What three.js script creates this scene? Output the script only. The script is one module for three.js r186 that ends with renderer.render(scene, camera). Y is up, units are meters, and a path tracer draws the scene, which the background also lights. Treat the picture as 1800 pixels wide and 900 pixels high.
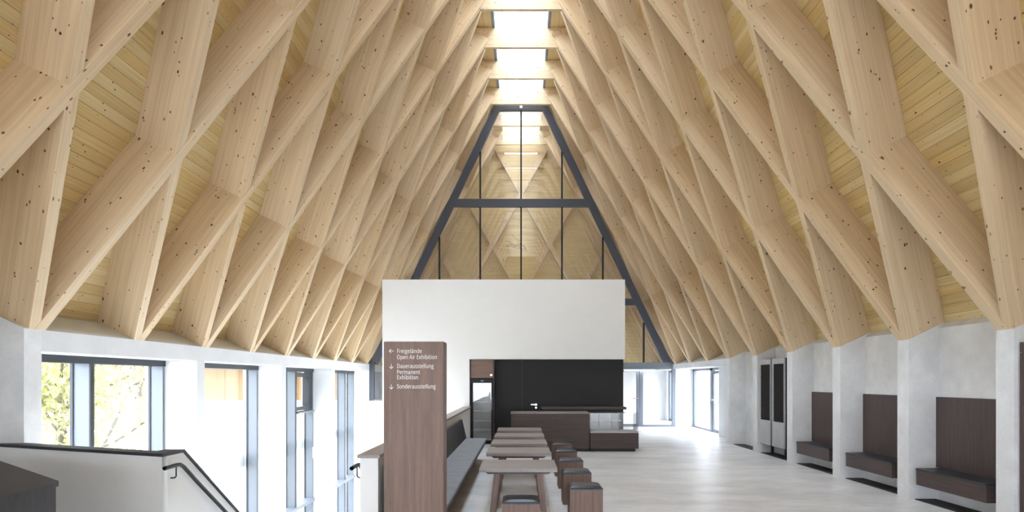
import * as THREE from 'three';
import { RoundedBoxGeometry } from 'three/addons/geometries/RoundedBoxGeometry.js';
import { TextGeometry } from 'three/addons/geometries/TextGeometry.js';
import { FontLoader } from 'three/addons/loaders/FontLoader.js';
import { mergeGeometries } from 'three/addons/utils/BufferGeometryUtils.js';
import { RectAreaLightUniformsLib } from 'three/addons/lights/RectAreaLightUniformsLib.js';

RectAreaLightUniformsLib.init();
const scene = new THREE.Scene();
const renderer = new THREE.WebGLRenderer({ antialias: true });
renderer.toneMapping = THREE.LinearToneMapping;
renderer.toneMappingExposure = 11.8;
renderer.shadowMap.enabled = true;

// camera: level, standing at the origin, lens shifted up and a little sideways
const camera = new THREE.PerspectiveCamera(2 * Math.atan(450 / 1200) * 180 / Math.PI, 2, 0.1, 400);
camera.position.set(0, 1.7, 0);
camera.lookAt(0, 1.7, -10);
camera.setViewOffset(1800, 900, -16, -218, 1800, 900);
camera.updateProjectionMatrix();

// even white overcast sky, slightly brighter overhead
{
  const w = 64, h = 64, d = new Float32Array(w * h * 4);
  for (let j = 0; j < h; j++) {
    const el = ((j + 0.5) / h - 0.5) * Math.PI, s = Math.max(0, Math.sin(el));
    const l = 1.0 + 0.5 * s;
    for (let i = 0; i < w; i++) { const k = (j * w + i) * 4; d[k] = 0.92 * l; d[k + 1] = 0.99 * l; d[k + 2] = 1.1 * l; d[k + 3] = 1; }
  }
  const t = new THREE.DataTexture(d, w, h, THREE.RGBAFormat, THREE.FloatType);
  t.mapping = THREE.EquirectangularReflectionMapping; t.magFilter = THREE.LinearFilter; t.needsUpdate = true;
  scene.background = t; scene.environment = t;
}

// ---------------------------------------------------------------- helpers
function rng(seed) { let a = seed >>> 0; return () => { a = (a + 0x6D2B79F5) | 0; let t = Math.imul(a ^ (a >>> 15), 1 | a); t = (t + Math.imul(t ^ (t >>> 7), 61 | t)) ^ t; return ((t ^ (t >>> 14)) >>> 0) / 4294967296; }; }
const R = rng(20240611);
const taken = {};
function numbered(n) { const k = taken[n] = (taken[n] ?? -1) + 1; return k ? n + '_' + String(k).padStart(3, '0') : n; }
function mesh(name, geo, mat, parent) {
  const m = new THREE.Mesh(geo, mat);
  m.castShadow = m.receiveShadow = true;
  m.name = parent ? name : numbered(name);
  (parent ?? scene).add(m);
  return m;
}
function tag(o, label, category, group) { o.userData.label = label; o.userData.category = category; if (group) o.userData.group = group; return o; }
function struct(o, label, category) { o.userData.kind = 'structure'; o.userData.label = label; o.userData.category = category; return o; }
function group(name, x = 0, y = 0, Z = 0) { const g = new THREE.Group(); g.name = numbered(name); g.position.set(x, y, -Z); scene.add(g); return g; }
// uv in metres from the dominant axis of each face; grain = axis that runs along u
function uvm(geo, grain = 'x', ou = 0, ov = 0) {
  const g = geo.index ? geo.toNonIndexed() : geo;
  g.computeVertexNormals === undefined || (g.attributes.normal || g.computeVertexNormals());
  const p = g.attributes.position, uv = new Float32Array(p.count * 2), gi = { x: 0, y: 1, z: 2 }[grain];
  const A = new THREE.Vector3(), B = new THREE.Vector3(), C = new THREE.Vector3(), n = new THREE.Vector3();
  for (let i = 0; i < p.count; i += 3) {
    A.fromBufferAttribute(p, i); B.fromBufferAttribute(p, i + 1); C.fromBufferAttribute(p, i + 2);
    n.copy(B).sub(A).cross(C.clone().sub(A));
    const a = [Math.abs(n.x), Math.abs(n.y), Math.abs(n.z)], k = a.indexOf(Math.max(...a));
    const rest = [0, 1, 2].filter((q) => q !== k);
    const u = rest.includes(gi) ? gi : rest[0], v = rest.find((q) => q !== u);
    for (let j = 0; j < 3; j++) { const P = [p.getX(i + j), p.getY(i + j), p.getZ(i + j)]; uv[(i + j) * 2] = P[u] + ou; uv[(i + j) * 2 + 1] = P[v] + ov; }
  }
  g.setAttribute('uv', new THREE.BufferAttribute(uv, 2));
  return g;
}
// X0..X1, Y0..Y1 and depth Z0..Z1 (depth = -z)
function box(x0, x1, y0, y1, Z0, Z1, grain = 'x', r = 0) {
  const w = x1 - x0, h = y1 - y0, d = Z1 - Z0;
  const g = r ? new RoundedBoxGeometry(w, h, d, 2, r) : new THREE.BoxGeometry(w, h, d);
  g.translate((x0 + x1) / 2, (y0 + y1) / 2, -(Z0 + Z1) / 2);
  return uvm(g, grain, R() * 7, R() * 7);
}
function polyZ(pts, Z0, Z1, grain = 'z') {       // outline in X,Y, extruded along depth
  const g = new THREE.ExtrudeGeometry(new THREE.Shape(pts.map((p) => new THREE.Vector2(p[0], p[1]))), { depth: Z1 - Z0, bevelEnabled: false });
  g.translate(0, 0, -Z1); return uvm(g, grain, R() * 7, R() * 7);
}
function polyY(pts, y0, y1, grain = 'x', holes = []) {   // outline in X,Z(depth), extruded upwards
  const s = new THREE.Shape(pts.map((p) => new THREE.Vector2(p[0], p[1])));
  for (const h of holes) s.holes.push(new THREE.Path(h.map((p) => new THREE.Vector2(p[0], p[1]))));
  const g = new THREE.ExtrudeGeometry(s, { depth: y1 - y0, bevelEnabled: false });
  g.rotateX(-Math.PI / 2); g.translate(0, y0, 0); return uvm(g, grain, R() * 7, R() * 7);
}
function polyX(pts, x0, x1, grain = 'z') {       // outline in Z(depth),Y, extruded along X
  const g = new THREE.ExtrudeGeometry(new THREE.Shape(pts.map((p) => new THREE.Vector2(p[0], p[1]))), { depth: x1 - x0, bevelEnabled: false });
  g.rotateY(Math.PI / 2); g.translate(x0, 0, 0); return uvm(g, grain, R() * 7, R() * 7);
}
function tube(pts, r, seg = 40, tension = 0.15) {  // pts in X,Y,Z(depth)
  return new THREE.TubeGeometry(new THREE.CatmullRomCurve3(pts.map((p) => new THREE.Vector3(p[0], p[1], -p[2])), false, 'catmullrom', tension), seg, r, 8);
}
function rod(a, b, r) { return new THREE.TubeGeometry(new THREE.LineCurve3(new THREE.Vector3(a[0], a[1], -a[2]), new THREE.Vector3(b[0], b[1], -b[2])), 1, r, 8); }

// ---------------------------------------------------------------- textures
function lattice(n, m, seed) { const r = rng(seed), a = new Float32Array(n * m); for (let i = 0; i < a.length; i++) a[i] = r(); return (u, v) => { // periodic value noise, u in 0..n, v in 0..m
  const x = Math.floor(u), y = Math.floor(v), fx = u - x, fy = v - y, sx = fx * fx * (3 - 2 * fx), sy = fy * fy * (3 - 2 * fy);
  const x0 = ((x % n) + n) % n, x1 = (x0 + 1) % n, y0 = ((y % m) + m) % m, y1 = (y0 + 1) % m;
  return (a[y0 * n + x0] * (1 - sx) + a[y0 * n + x1] * sx) * (1 - sy) + (a[y1 * n + x0] * (1 - sx) + a[y1 * n + x1] * sx) * sy; }; }
function makeTexture(w, h, mw, mh, f, color = true) {
  const d = new Uint8Array(w * h * 4);
  for (let j = 0; j < h; j++) for (let i = 0; i < w; i++) { const c = f(i / w, j / h), k = (j * w + i) * 4; d[k] = Math.max(0, Math.min(255, c[0])); d[k + 1] = Math.max(0, Math.min(255, c[1])); d[k + 2] = Math.max(0, Math.min(255, c[2])); d[k + 3] = 255; }
  const t = new THREE.DataTexture(d, w, h); t.wrapS = t.wrapT = THREE.RepeatWrapping; t.magFilter = THREE.LinearFilter; t.minFilter = THREE.LinearMipmapLinearFilter; t.generateMipmaps = true;
  t.repeat.set(1 / mw, 1 / mh); if (color) t.colorSpace = THREE.SRGBColorSpace; t.needsUpdate = true; return t;
}
// spruce: grain streaks along u and round brown knots strewn at random over the whole tile; the tile knows nothing of where a beam ends or crosses
function spruce(base, mw, mh, knots, lam, seed, amp = 1, ksize = 1) {
  const r = rng(seed), W = 1024, H = Math.round(1024 * mh / mw * 2);
  const fine = lattice(12, Math.round(mh * 260), seed + 1), mid = lattice(5, Math.round(mh * 60), seed + 2), big = lattice(3, 4, seed + 3), warp = lattice(6, 6, seed + 4);
  const nl = Math.max(1, Math.round(mh / lam)), tone = Array.from({ length: nl }, () => (r() - 0.5)), ks = [];
  for (let i = 0; i < knots; i++) ks.push([r() * mw, r() * mh, (0.006 + 0.011 * r() * r()) * ksize, 1.0 + r() * 1.2, r()]);
  return makeTexture(W, H, mw, mh, (u, v) => {
    const x = u * mw, y = v * mh;
    let bend = (warp(u * 6, v * 6) - 0.5) * 0.02, knot = 0;
    for (const [kx, ky, kr, el, kd] of ks) {
      let dx = x - kx, dy = y - ky; if (dx > mw / 2) dx -= mw; if (dx < -mw / 2) dx += mw; if (dy > mh / 2) dy -= mh; if (dy < -mh / 2) dy += mh;
      if (Math.abs(dx) > 0.25 || Math.abs(dy) > 0.1) continue;
      const q = Math.hypot(dx / el, dy) / kr;
      if (q < 1.25) knot = Math.max(knot, (q < 0.75 ? 1 : (1.25 - q) / 0.5) * (0.55 + 0.45 * kd));
      bend += 0.9 * kr * Math.sign(dy) * Math.exp(-Math.pow(dx / (kr * 5), 2) - Math.abs(dy) / (kr * 3)) * 0.8;
    }
    const vv = (y + bend) / mh;
    let t = (fine(u * 12, vv * Math.round(mh * 260)) - 0.5) * 0.07 + (mid(u * 5, vv * Math.round(mh * 60)) - 0.5) * 0.11 + (big(u * 3, v * 4) - 0.5) * 0.05 + tone[Math.floor(v * nl) % nl] * 0.055;
    t *= amp;
    const c = [base[0] * (1 + t * 0.8), base[1] * (1 + t), base[2] * (1 + t * 1.35)];
    return [c[0] * (1 - knot) + 74 * knot, c[1] * (1 - knot) + 48 * knot, c[2] * (1 - knot) + 30 * knot];
  });
}
function oak(base, amp, seed) {
  const a = lattice(14, 300, seed), b = lattice(4, 50, seed + 1), c = lattice(3, 6, seed + 2), e = lattice(70, 380, seed + 3);
  return makeTexture(1024, 1024, 2, 1, (u, v) => { const bend = (c(u * 3, v * 6) - 0.5) * 0.012, w = v + bend;
    let t = (a(u * 14, w * 300) - 0.5) * 0.35 + (b(u * 4, w * 50) - 0.5) * 0.4 + (e(u * 70, w * 380) > 0.8 ? -0.16 : 0); t *= amp; return base.map((q, i) => q * (1 + t * (1 + 0.1 * i))); });
}
function mottled(base, amp, seed, size, n = 512) {
  const a = lattice(4, 4, seed), b = lattice(14, 14, seed + 1), c = lattice(60, 60, seed + 2), d = lattice(240, 240, seed + 3);
  return makeTexture(n, n, size, size, (u, v) => { let t = (a(u * 4, v * 4) - 0.5) * 0.9 + (b(u * 14, v * 14) - 0.5) * 0.7 + (c(u * 60, v * 60) - 0.5) * 0.35 + (d(u * 240, v * 240) - 0.5) * 0.25; if (d(u * 240 + 7, v * 240 + 3) > 0.965) t -= 0.9; t *= amp; return base.map((q) => q * (1 + t)); });
}
function floorTexture() {
  const a = lattice(3, 3, 91), b = lattice(9, 26, 92), c = lattice(30, 90, 93), d = lattice(200, 200, 94);
  return makeTexture(1024, 1024, 7, 7, (u, v) => { const t = (a(u * 3, v * 3) - 0.5) * 0.1 + (b(u * 9, v * 18) - 0.5) * 0.1 + (c(u * 40, v * 60) - 0.5) * 0.06 + (d(u * 200, v * 200) - 0.5) * 0.03; return [228 * (1 + t), 229 * (1 + t), 231 * (1 + t)]; });
}
const S = (o) => new THREE.MeshStandardMaterial(o), P = (o) => new THREE.MeshPhysicalMaterial(o);
const T = { beam: spruce([223, 199, 164], 4, 1.2, 62, 0.04, 11, 0.7), beam2: spruce([219, 193, 156], 4, 1.2, 74, 0.04, 31, 0.7), plank: spruce([221, 198, 148], 4, 1.2, 80, 0.15, 51, 0.8, 0.6), collar: spruce([224, 201, 166], 4, 1.2, 70, 0.04, 71, 0.7) };
const M = {
  beams: [S({ map: T.beam, roughness: 0.62 }), S({ map: T.beam2, roughness: 0.62 })],
  collar: S({ map: T.collar, roughness: 0.6 }),
  planks: ['#ffffff', '#f6efe2', '#fbf3df', '#efe7d8', '#fff8ea'].map((c) => S({ map: T.plank, color: c, roughness: 0.65 })),
  concrete: S({ map: mottled([226, 227, 228], 0.07, 5, 2.2), roughness: 0.75 }),
  paleConcrete: S({ map: mottled([222, 223, 224], 0.035, 6, 2.6), roughness: 0.75 }),
  plaster: S({ map: mottled([243, 243, 242], 0.01, 7, 3), roughness: 0.85 }),
  greyPlaster: S({ map: mottled([214, 214, 216], 0.025, 8, 2), roughness: 0.85 }),
  floor: S({ map: floorTexture(), roughness: 0.38 }),
  oak: S({ map: oak([118, 94, 82], 0.36, 301), roughness: 0.5 }),
  oakDark: S({ map: oak([74, 60, 58], 0.5, 311), roughness: 0.5 }),
  oakTop: S({ map: oak([142, 133, 130], 0.4, 321), roughness: 0.36 }),
  ebony: S({ map: oak([50, 49, 54], 0.5, 331), roughness: 0.7 }),
  leather: S({ color: '#2a2d36', roughness: 0.3 }),
  fabric: S({ map: mottled([150, 156, 164], 0.05, 9, 0.6), roughness: 0.9 }),
  leatherBlack: S({ color: '#2b2c30', roughness: 0.45 }),
  black: S({ color: '#17181b', roughness: 0.55 }),
  blackWall: S({ map: mottled([27, 28, 31], 0.06, 10, 2), roughness: 0.6 }),
  steel: S({ color: '#525762', roughness: 0.42, metalness: 0.35 }),
  alu: S({ color: '#727982', roughness: 0.4, metalness: 0.3 }),
  darkMetal: S({ color: '#34383e', roughness: 0.45, metalness: 0.3 }),
  chrome: S({ color: '#d5d7da', roughness: 0.22, metalness: 1 }),
  white: S({ color: '#eceded', roughness: 0.55 }),
  zinc: S({ map: oak([176, 177, 178], 0.35, 341), roughness: 0.5, metalness: 0.2 }),
  glass: P({ color: '#ffffff', transmission: 1, thickness: 0, roughness: 0, ior: 1.5 }),
  skyGlass: P({ color: '#e0e3e5', transmission: 1, thickness: 0, roughness: 0, ior: 1.5 }),
  coatedGlass: P({ color: '#ffffff', transmission: 1, thickness: 0, roughness: 0, ior: 2.2 }),
  darkGlass: P({ color: '#17100e', roughness: 0.6, specularIntensity: 0.2 }),
  roofing: S({ color: '#5a5c5e', roughness: 0.9 }),
};

// ---------------------------------------------------------------- roof geometry
const X0 = 5.52, Y0 = 2.275, X1 = 1.08, Y1 = 11.55, L = Math.hypot(X0 - X1, Y1 - Y0), tx = (X0 - X1) / L, ty = (Y1 - Y0) / L, DEPTH = 0.58, BAY = 2.08, NODE = 7.79;
const ZN = -5, ZF = 29.1, ZG = 24.9;                // near gable, far gable, glazed partition
const at = (s, u, v, n) => [s * (X0 - tx * v + ty * n), Y0 + ty * v + tx * n, -u];   // depth u, up the slope v, outwards n
function prism(c, uvs) {      // c: 8 corners [near 0..3, far 4..7] in ring order; uvs(len, wa, wb)
  const faces = [[0, 1, 5, 4, 0], [1, 2, 6, 5, 1], [2, 3, 7, 6, 0], [3, 0, 4, 7, 1], [3, 2, 1, 0, 2], [4, 5, 6, 7, 2]];
  const pos = [], uv = [], mid = new THREE.Vector3(); c.forEach((q) => mid.add(new THREE.Vector3(...q).multiplyScalar(1 / 8)));
  for (const [a, b, d, e, k] of faces) {
    let q = [a, b, d, e].map((i) => new THREE.Vector3(...c[i]));
    const n = q[1].clone().sub(q[0]).cross(q[2].clone().sub(q[0])), m = q[0].clone().add(q[2]).multiplyScalar(0.5).sub(mid);
    const w = q[0].distanceTo(q[1]), len = q[1].distanceTo(q[2]);
    let t = [[0, 0], [0, w], [len, w], [len, 0]].map(([x, y]) => [x + uvs[0], y + uvs[1] + k * 0.37]);
    if (n.dot(m) < 0) { q = q.reverse(); t = t.reverse(); }
    for (const i of [0, 1, 2, 0, 2, 3]) { pos.push(q[i].x, q[i].y, q[i].z); uv.push(...t[i]); }
  }
  const g = new THREE.BufferGeometry();
  g.setAttribute('position', new THREE.Float32BufferAttribute(pos, 3)); g.setAttribute('uv', new THREE.Float32BufferAttribute(uv, 2)); g.computeVertexNormals();
  return g;
}
const ceiling = struct(group('ceiling'), 'steep timber roof of crossing spruce beams and boards with a ridge skylight', 'roof');
// boards of the deck, each as long as the hall
for (const s of [-1, 1]) {
  const variants = Array.from({ length: 6 }, (_, i) => { const a = (u, v, n) => at(s, u, v, n); return [0, 1].map(() => prism([a(ZN, 0, 0), a(ZN, 0.132, 0), a(ZN, 0.132, 0.025), a(ZN, 0, 0.025), a(ZF, 0, 0), a(ZF, 0.132, 0), a(ZF, 0.132, 0.025), a(ZF, 0, 0.025)], [R() * 4, R() * 1.2])); }).flat();
  for (let j = 0; j < 80; j++) {
    const m = mesh('plank', variants[Math.floor(R() * variants.length)], M.planks[Math.floor(R() * M.planks.length)], ceiling);
    const o = at(s, 0, j * 0.1355 - 0.02, DEPTH + 0.002), b = at(s, 0, 0, 0); m.position.set(o[0] - b[0], o[1] - b[1], 0);
  }
  const a = (u, v, n) => at(s, u, v, n), n0 = DEPTH + 0.04;
  mesh('roof_slab', prism([a(ZN - 0.4, -0.25, n0), a(ZN - 0.4, 11.0, n0), a(ZN - 0.4, 11.0, n0 + 0.25), a(ZN - 0.4, -0.25, n0 + 0.25), a(ZF + 0.4, -0.25, n0), a(ZF + 0.4, 11.0, n0), a(ZF + 0.4, 11.0, n0 + 0.25), a(ZF + 0.4, -0.25, n0 + 0.25)], [0, 0]), M.roofing, ceiling);
  // flat boards beside the skylight
  const fx = [s * 0.86, s * 1.6].sort((p, q) => p - q);
  mesh('ridge_board', box(fx[0], fx[1], 12.15, 12.19, ZN, ZF, 'z'), M.planks[0], ceiling);
  mesh('ridge_cap', box(Math.min(s * 0.78, s * 2), Math.max(s * 0.78, s * 2), 12.2, 12.45, ZN - 0.4, ZF + 0.4, 'z'), M.roofing, ceiling);
  const c = [s * 0.78, s * 0.86].sort((p, q) => p - q);
  mesh('skylight_frame', box(c[0], c[1], 12.12, 12.44, ZN, ZF, 'z'), M.alu, ceiling);
  // crossing beams
  for (const d of [1, -1]) {
    const hw = 0.08 / ((L + 0.4) / Math.hypot(L + 0.4, 2 * BAY)), n0b = d > 0 ? 0 : 0.004;
    const L2 = L + 0.4, ux = (v) => d * (2 * BAY * v / L2 + 0.045);
    const geos = Array.from({ length: 5 }, () => { const q = (u, v, n) => at(s, u, v, n); return prism([q(ux(0) - hw, 0, n0b), q(ux(0) + hw, 0, n0b), q(ux(0) + hw, 0, DEPTH), q(ux(0) - hw, 0, DEPTH), q(ux(L2) - hw, L2, n0b), q(ux(L2) + hw, L2, n0b), q(ux(L2) + hw, L2, DEPTH), q(ux(L2) - hw, L2, DEPTH)], [R() * 4, R() * 1.2]); });
    for (let k = -6; k <= 12; k++) {
      const Z = NODE + k * BAY, e = Z + d * 2 * BAY;
      if (Math.min(Z, e) < ZN - 0.1 || Math.max(Z, e) > ZF + 0.1) continue;
      const m = mesh('beam', geos[((k % 5) + 5) % 5], M.beams[(k + (d > 0 ? 0 : 1) + 20) % 2], ceiling);
      m.position.z = -Z;
    }
    // shorter beams that end on the gables
    for (const [gz, far] of [[ZN, 0], [ZF, 1]]) for (let k = -6; k <= 12; k++) {
      const Z = NODE + k * BAY, e = Z + d * 2 * BAY; if (Z < ZN || Z > ZF) { continue; }
      if (far ? e <= ZF + 0.1 : e >= ZN - 0.1) continue;
      const vm = L2 * Math.abs(gz - Z) / (2 * BAY); if (vm < 0.3) continue;
      const q = (u, v, n) => at(s, u, v, n);
      const m = mesh('beam', prism([q(ux(0) - hw, 0, n0b), q(ux(0) + hw, 0, n0b), q(ux(0) + hw, 0, DEPTH), q(ux(0) - hw, 0, DEPTH), q(ux(vm) - hw, vm, n0b), q(ux(vm) + hw, vm, n0b), q(ux(vm) + hw, vm, DEPTH), q(ux(vm) - hw, vm, DEPTH)], [R() * 4, R()]), M.beams[k & 1], ceiling);
      m.position.z = -Z;
    }
    // and those that start on the gables
    for (let k = -12; k <= 18; k++) {
      const Z = NODE + k * BAY, e = Z + d * 2 * BAY; if (Z >= ZN && Z <= ZF) continue;
      if (e < ZN + 0.3 || e > ZF - 0.3) continue;
      const gz = Z < ZN ? ZN : ZF, vm = L2 * Math.abs(gz - Z) / (2 * BAY), q = (u, v, n) => at(s, u, v, n);
      const m = mesh('beam', prism([q(ux(vm) - hw, vm, n0b), q(ux(vm) + hw, vm, n0b), q(ux(vm) + hw, vm, DEPTH), q(ux(vm) - hw, vm, DEPTH), q(ux(L2) - hw, L2, n0b), q(ux(L2) + hw, L2, n0b), q(ux(L2) + hw, L2, DEPTH), q(ux(L2) - hw, L2, DEPTH)], [R() * 4, R()]), M.beams[k & 1], ceiling);
      m.position.z = -Z;
    }
  }
}
// ridge collars, one at every node, and the panes of the skylight between them
{
  const pts = [[-X1, Y1], [X1, Y1], [X1 + 0.5, Y1 + 0.24], [1.38, 12.14], [-1.38, 12.14], [-X1 - 0.5, Y1 + 0.24]];
  const geos = [0, 1, 2, 3].map(() => polyZ(pts, -0.06, 0.06, 'x'));
  for (let k = -6; k <= 10; k++) { const m = mesh('collar_beam', geos[(k + 8) % 4], M.collar, ceiling); m.position.z = -(NODE + k * BAY); }
  for (let k = -7; k <= 10; k++) {
    const a = Math.max(ZN, NODE + k * BAY), b = Math.min(ZF, NODE + (k + 1) * BAY); if (b - a < 0.1) continue;
    mesh('skylight_pane', box(-0.78, 0.78, 12.34, 12.36, a + 0.004, b - 0.004), M.skyGlass, ceiling);
  }
}

// ---------------------------------------------------------------- floor
const LOW = -3.5;
{
  const f = struct(mesh('floor', polyY([[-6.4, ZN - 0.3], [6.5, ZN - 0.3], [6.5, ZF + 0.3], [-6.4, ZF + 0.3]], -0.3, 0, 'x', [[[-6.39, 7.72], [-5.9, 7.5], [-3.5, 6.56], [-1.52, 6.56], [-1.52, 18.06], [-3.6, 18.06], [-3.6, ZG + 0.03], [-6.39, ZG + 0.03]]]), M.floor), 'pale grey polished concrete floor of the hall', 'floor');
  const lf = struct(mesh('floor_lower', polyY([[-6.4, 5], [0, 5], [0, ZF], [-6.4, ZF]], LOW - 0.3, LOW), M.floor), 'pale concrete floor at the foot of the stairs', 'floor');
  const w = struct(mesh('wall_stairwell', mergeGeometries([box(-6.4, -1.4, LOW, -0.3, 5, 5.2), box(-1.5, -1.33, LOW, -0.3, 5.2, 18.1), box(-6.4, -1.33, LOW, 0, ZF - 0.2, ZF)]), M.paleConcrete), 'pale walls around the stairwell below the hall floor', 'wall');
}

// ---------------------------------------------------------------- wall on the stair side, with tall windows
{
  const w = struct(group('wall_left'), 'white concrete wall with deep pillars and a lintel above tall windows', 'wall');
  mesh('lintel', polyZ([[-X0, 2.03], [-X0, Y0], [-6.04, 2.525], [-6.5, 2.5], [-6.5, 2.03]], 7.86, ZF), M.paleConcrete, w);
  mesh('lintel', polyZ([[-6.0, 2.03], [-6.0, 2.5], [-6.5, 2.6], [-6.5, 2.03]], ZN, 7.58), M.concrete, w);
  mesh('pillar', polyZ([[-X0, LOW], [-X0, Y0], [-6.04, 2.525], [-6.42, 2.5], [-6.42, LOW]], 7.58, 7.86, 'y'), M.concrete, w);
  for (const Z of [11.78, 15.9, 20.1]) mesh('pillar', box(-6.42, -X0, LOW, 2.03, Z - 0.14, Z + 0.14, 'y', 0.012), M.paleConcrete, w);
  mesh('panel', box(-6.42, -6.0, 0, 2.03, ZN, -2.46, 'y'), M.concrete, w); mesh('panel', box(-6.42, -6.0, 0, 2.03, 1.4, 7.58, 'y'), M.concrete, w);
  for (const Z of [5.71, 3.63, 1.55, -2.61]) mesh('pillar', polyZ([[-6.04, 0], [-6.04, 2.525], [-X0, Y0], [-X0, 0]], Z - 0.145, Z + 0.145, 'y'), M.concrete, w);
  mesh('panel', box(-6.42, -X0, LOW, 2.03, ZG - 0.12, ZG + 0.12, 'y'), M.paleConcrete, w);
  mesh('panel', box(-6.42, -6.0, 0, 2.03, ZG, ZF, 'y'), M.paleConcrete, w);
  mesh('panel', box(-6.5, -6.4, LOW, -0.2, 5, 7.6), M.concrete, w);
  // windows
  const bays = [[7.86, 11.64, 9.65], [11.92, 15.76, 0], [16.04, 19.96, 18.4], [20.24, ZG - 0.12, 23.55], [-2.46, 1.4, -0.53]];
  bays.forEach(([a, b, m], i) => {
    const LOWER = LOW; {const LOW = i < 4 ? LOWER : 0; const tr = i > 0 && i < 4;
    const g = struct(group('window_' + (i < 4 ? i + 1 : 6)), ['tall window with a broad grey mullion in front of the yellow-green tree', 'tall window of one undivided pane beside the descending handrail', 'tall window with a small dark tilting casement near its head', 'tall narrow-looking window beside the far white stair wall', 'tall window in the concrete niche wall of the entrance area'][i], 'window');
    mesh('header', box(-6.32, -6.06, 1.93, 2.03, a, b, 'z'), M.darkMetal, g);
    mesh('frame_post', box(-6.3, -6.08, LOW, 1.93, b - 0.06, b, 'y'), M.alu, g);
    mesh('frame_edge', box(-6.32, -6.28, LOW, 1.93, b - 0.075, b - 0.06, 'y'), M.darkMetal, g);
    mesh('frame_post', box(-6.3, -6.08, LOW, 1.93, a, a + 0.06, 'y'), M.alu, g);
    mesh('sill', box(-6.32, -6.06, LOW, LOW + 0.1, a, b, 'z'), M.alu, g);
    if (tr) mesh('transom', box(-6.3, -6.02, -1.82, -1.73, a + 0.06, b - 0.06, 'z'), M.alu, g);
    if (m) { mesh('mullion', box(-6.3, -6.08, LOW, 1.93, m - 0.04, m + 0.04, 'y'), M.alu, g); mesh('mullion_edge', box(-6.08, -6.06, LOW, 1.93, m - 0.045, m + 0.045, 'y'), M.darkMetal, g); mesh('mullion_edge', box(-6.34, -6.3, LOW, 1.93, m - 0.06, m + 0.06, 'y'), M.darkMetal, g); }
    const cuts = m ? [[a + 0.06, m - 0.04], [m + 0.04, b - 0.06]] : [[a + 0.06, b - 0.06]];
    for (const [p, q] of cuts) { mesh('pane', box(-6.31, -6.29, tr ? -1.73 : LOW + 0.1, 1.93, p, q), M.glass, g); if (tr) mesh('pane', box(-6.31, -6.29, LOW + 0.1, -1.82, p, q), M.glass, g); }
    if (i === 2) {
      const c = mesh('casement', mergeGeometries([box(-6.28, -6.1, 1.78, 1.9, 18.46, 19.88), box(-6.28, -6.1, 0.86, 0.96, 18.46, 19.88), box(-6.28, -6.1, 0.96, 1.78, 18.46, 18.54), box(-6.28, -6.1, 0.96, 1.78, 19.6, 19.88)]), M.darkMetal, g);
      mesh('casement_rail', box(-6.28, -6.02, 0.78, 0.83, 18.46, 19.88), M.alu, g);
    }
  } });
}
// switch plate on the pillar
tag(mesh('switch_plate', box(-6.05, -6.03, -0.55, -0.25, 19.8, 19.955), M.white), 'white switch plate inside the frame of the casement window', 'switch');

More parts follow.
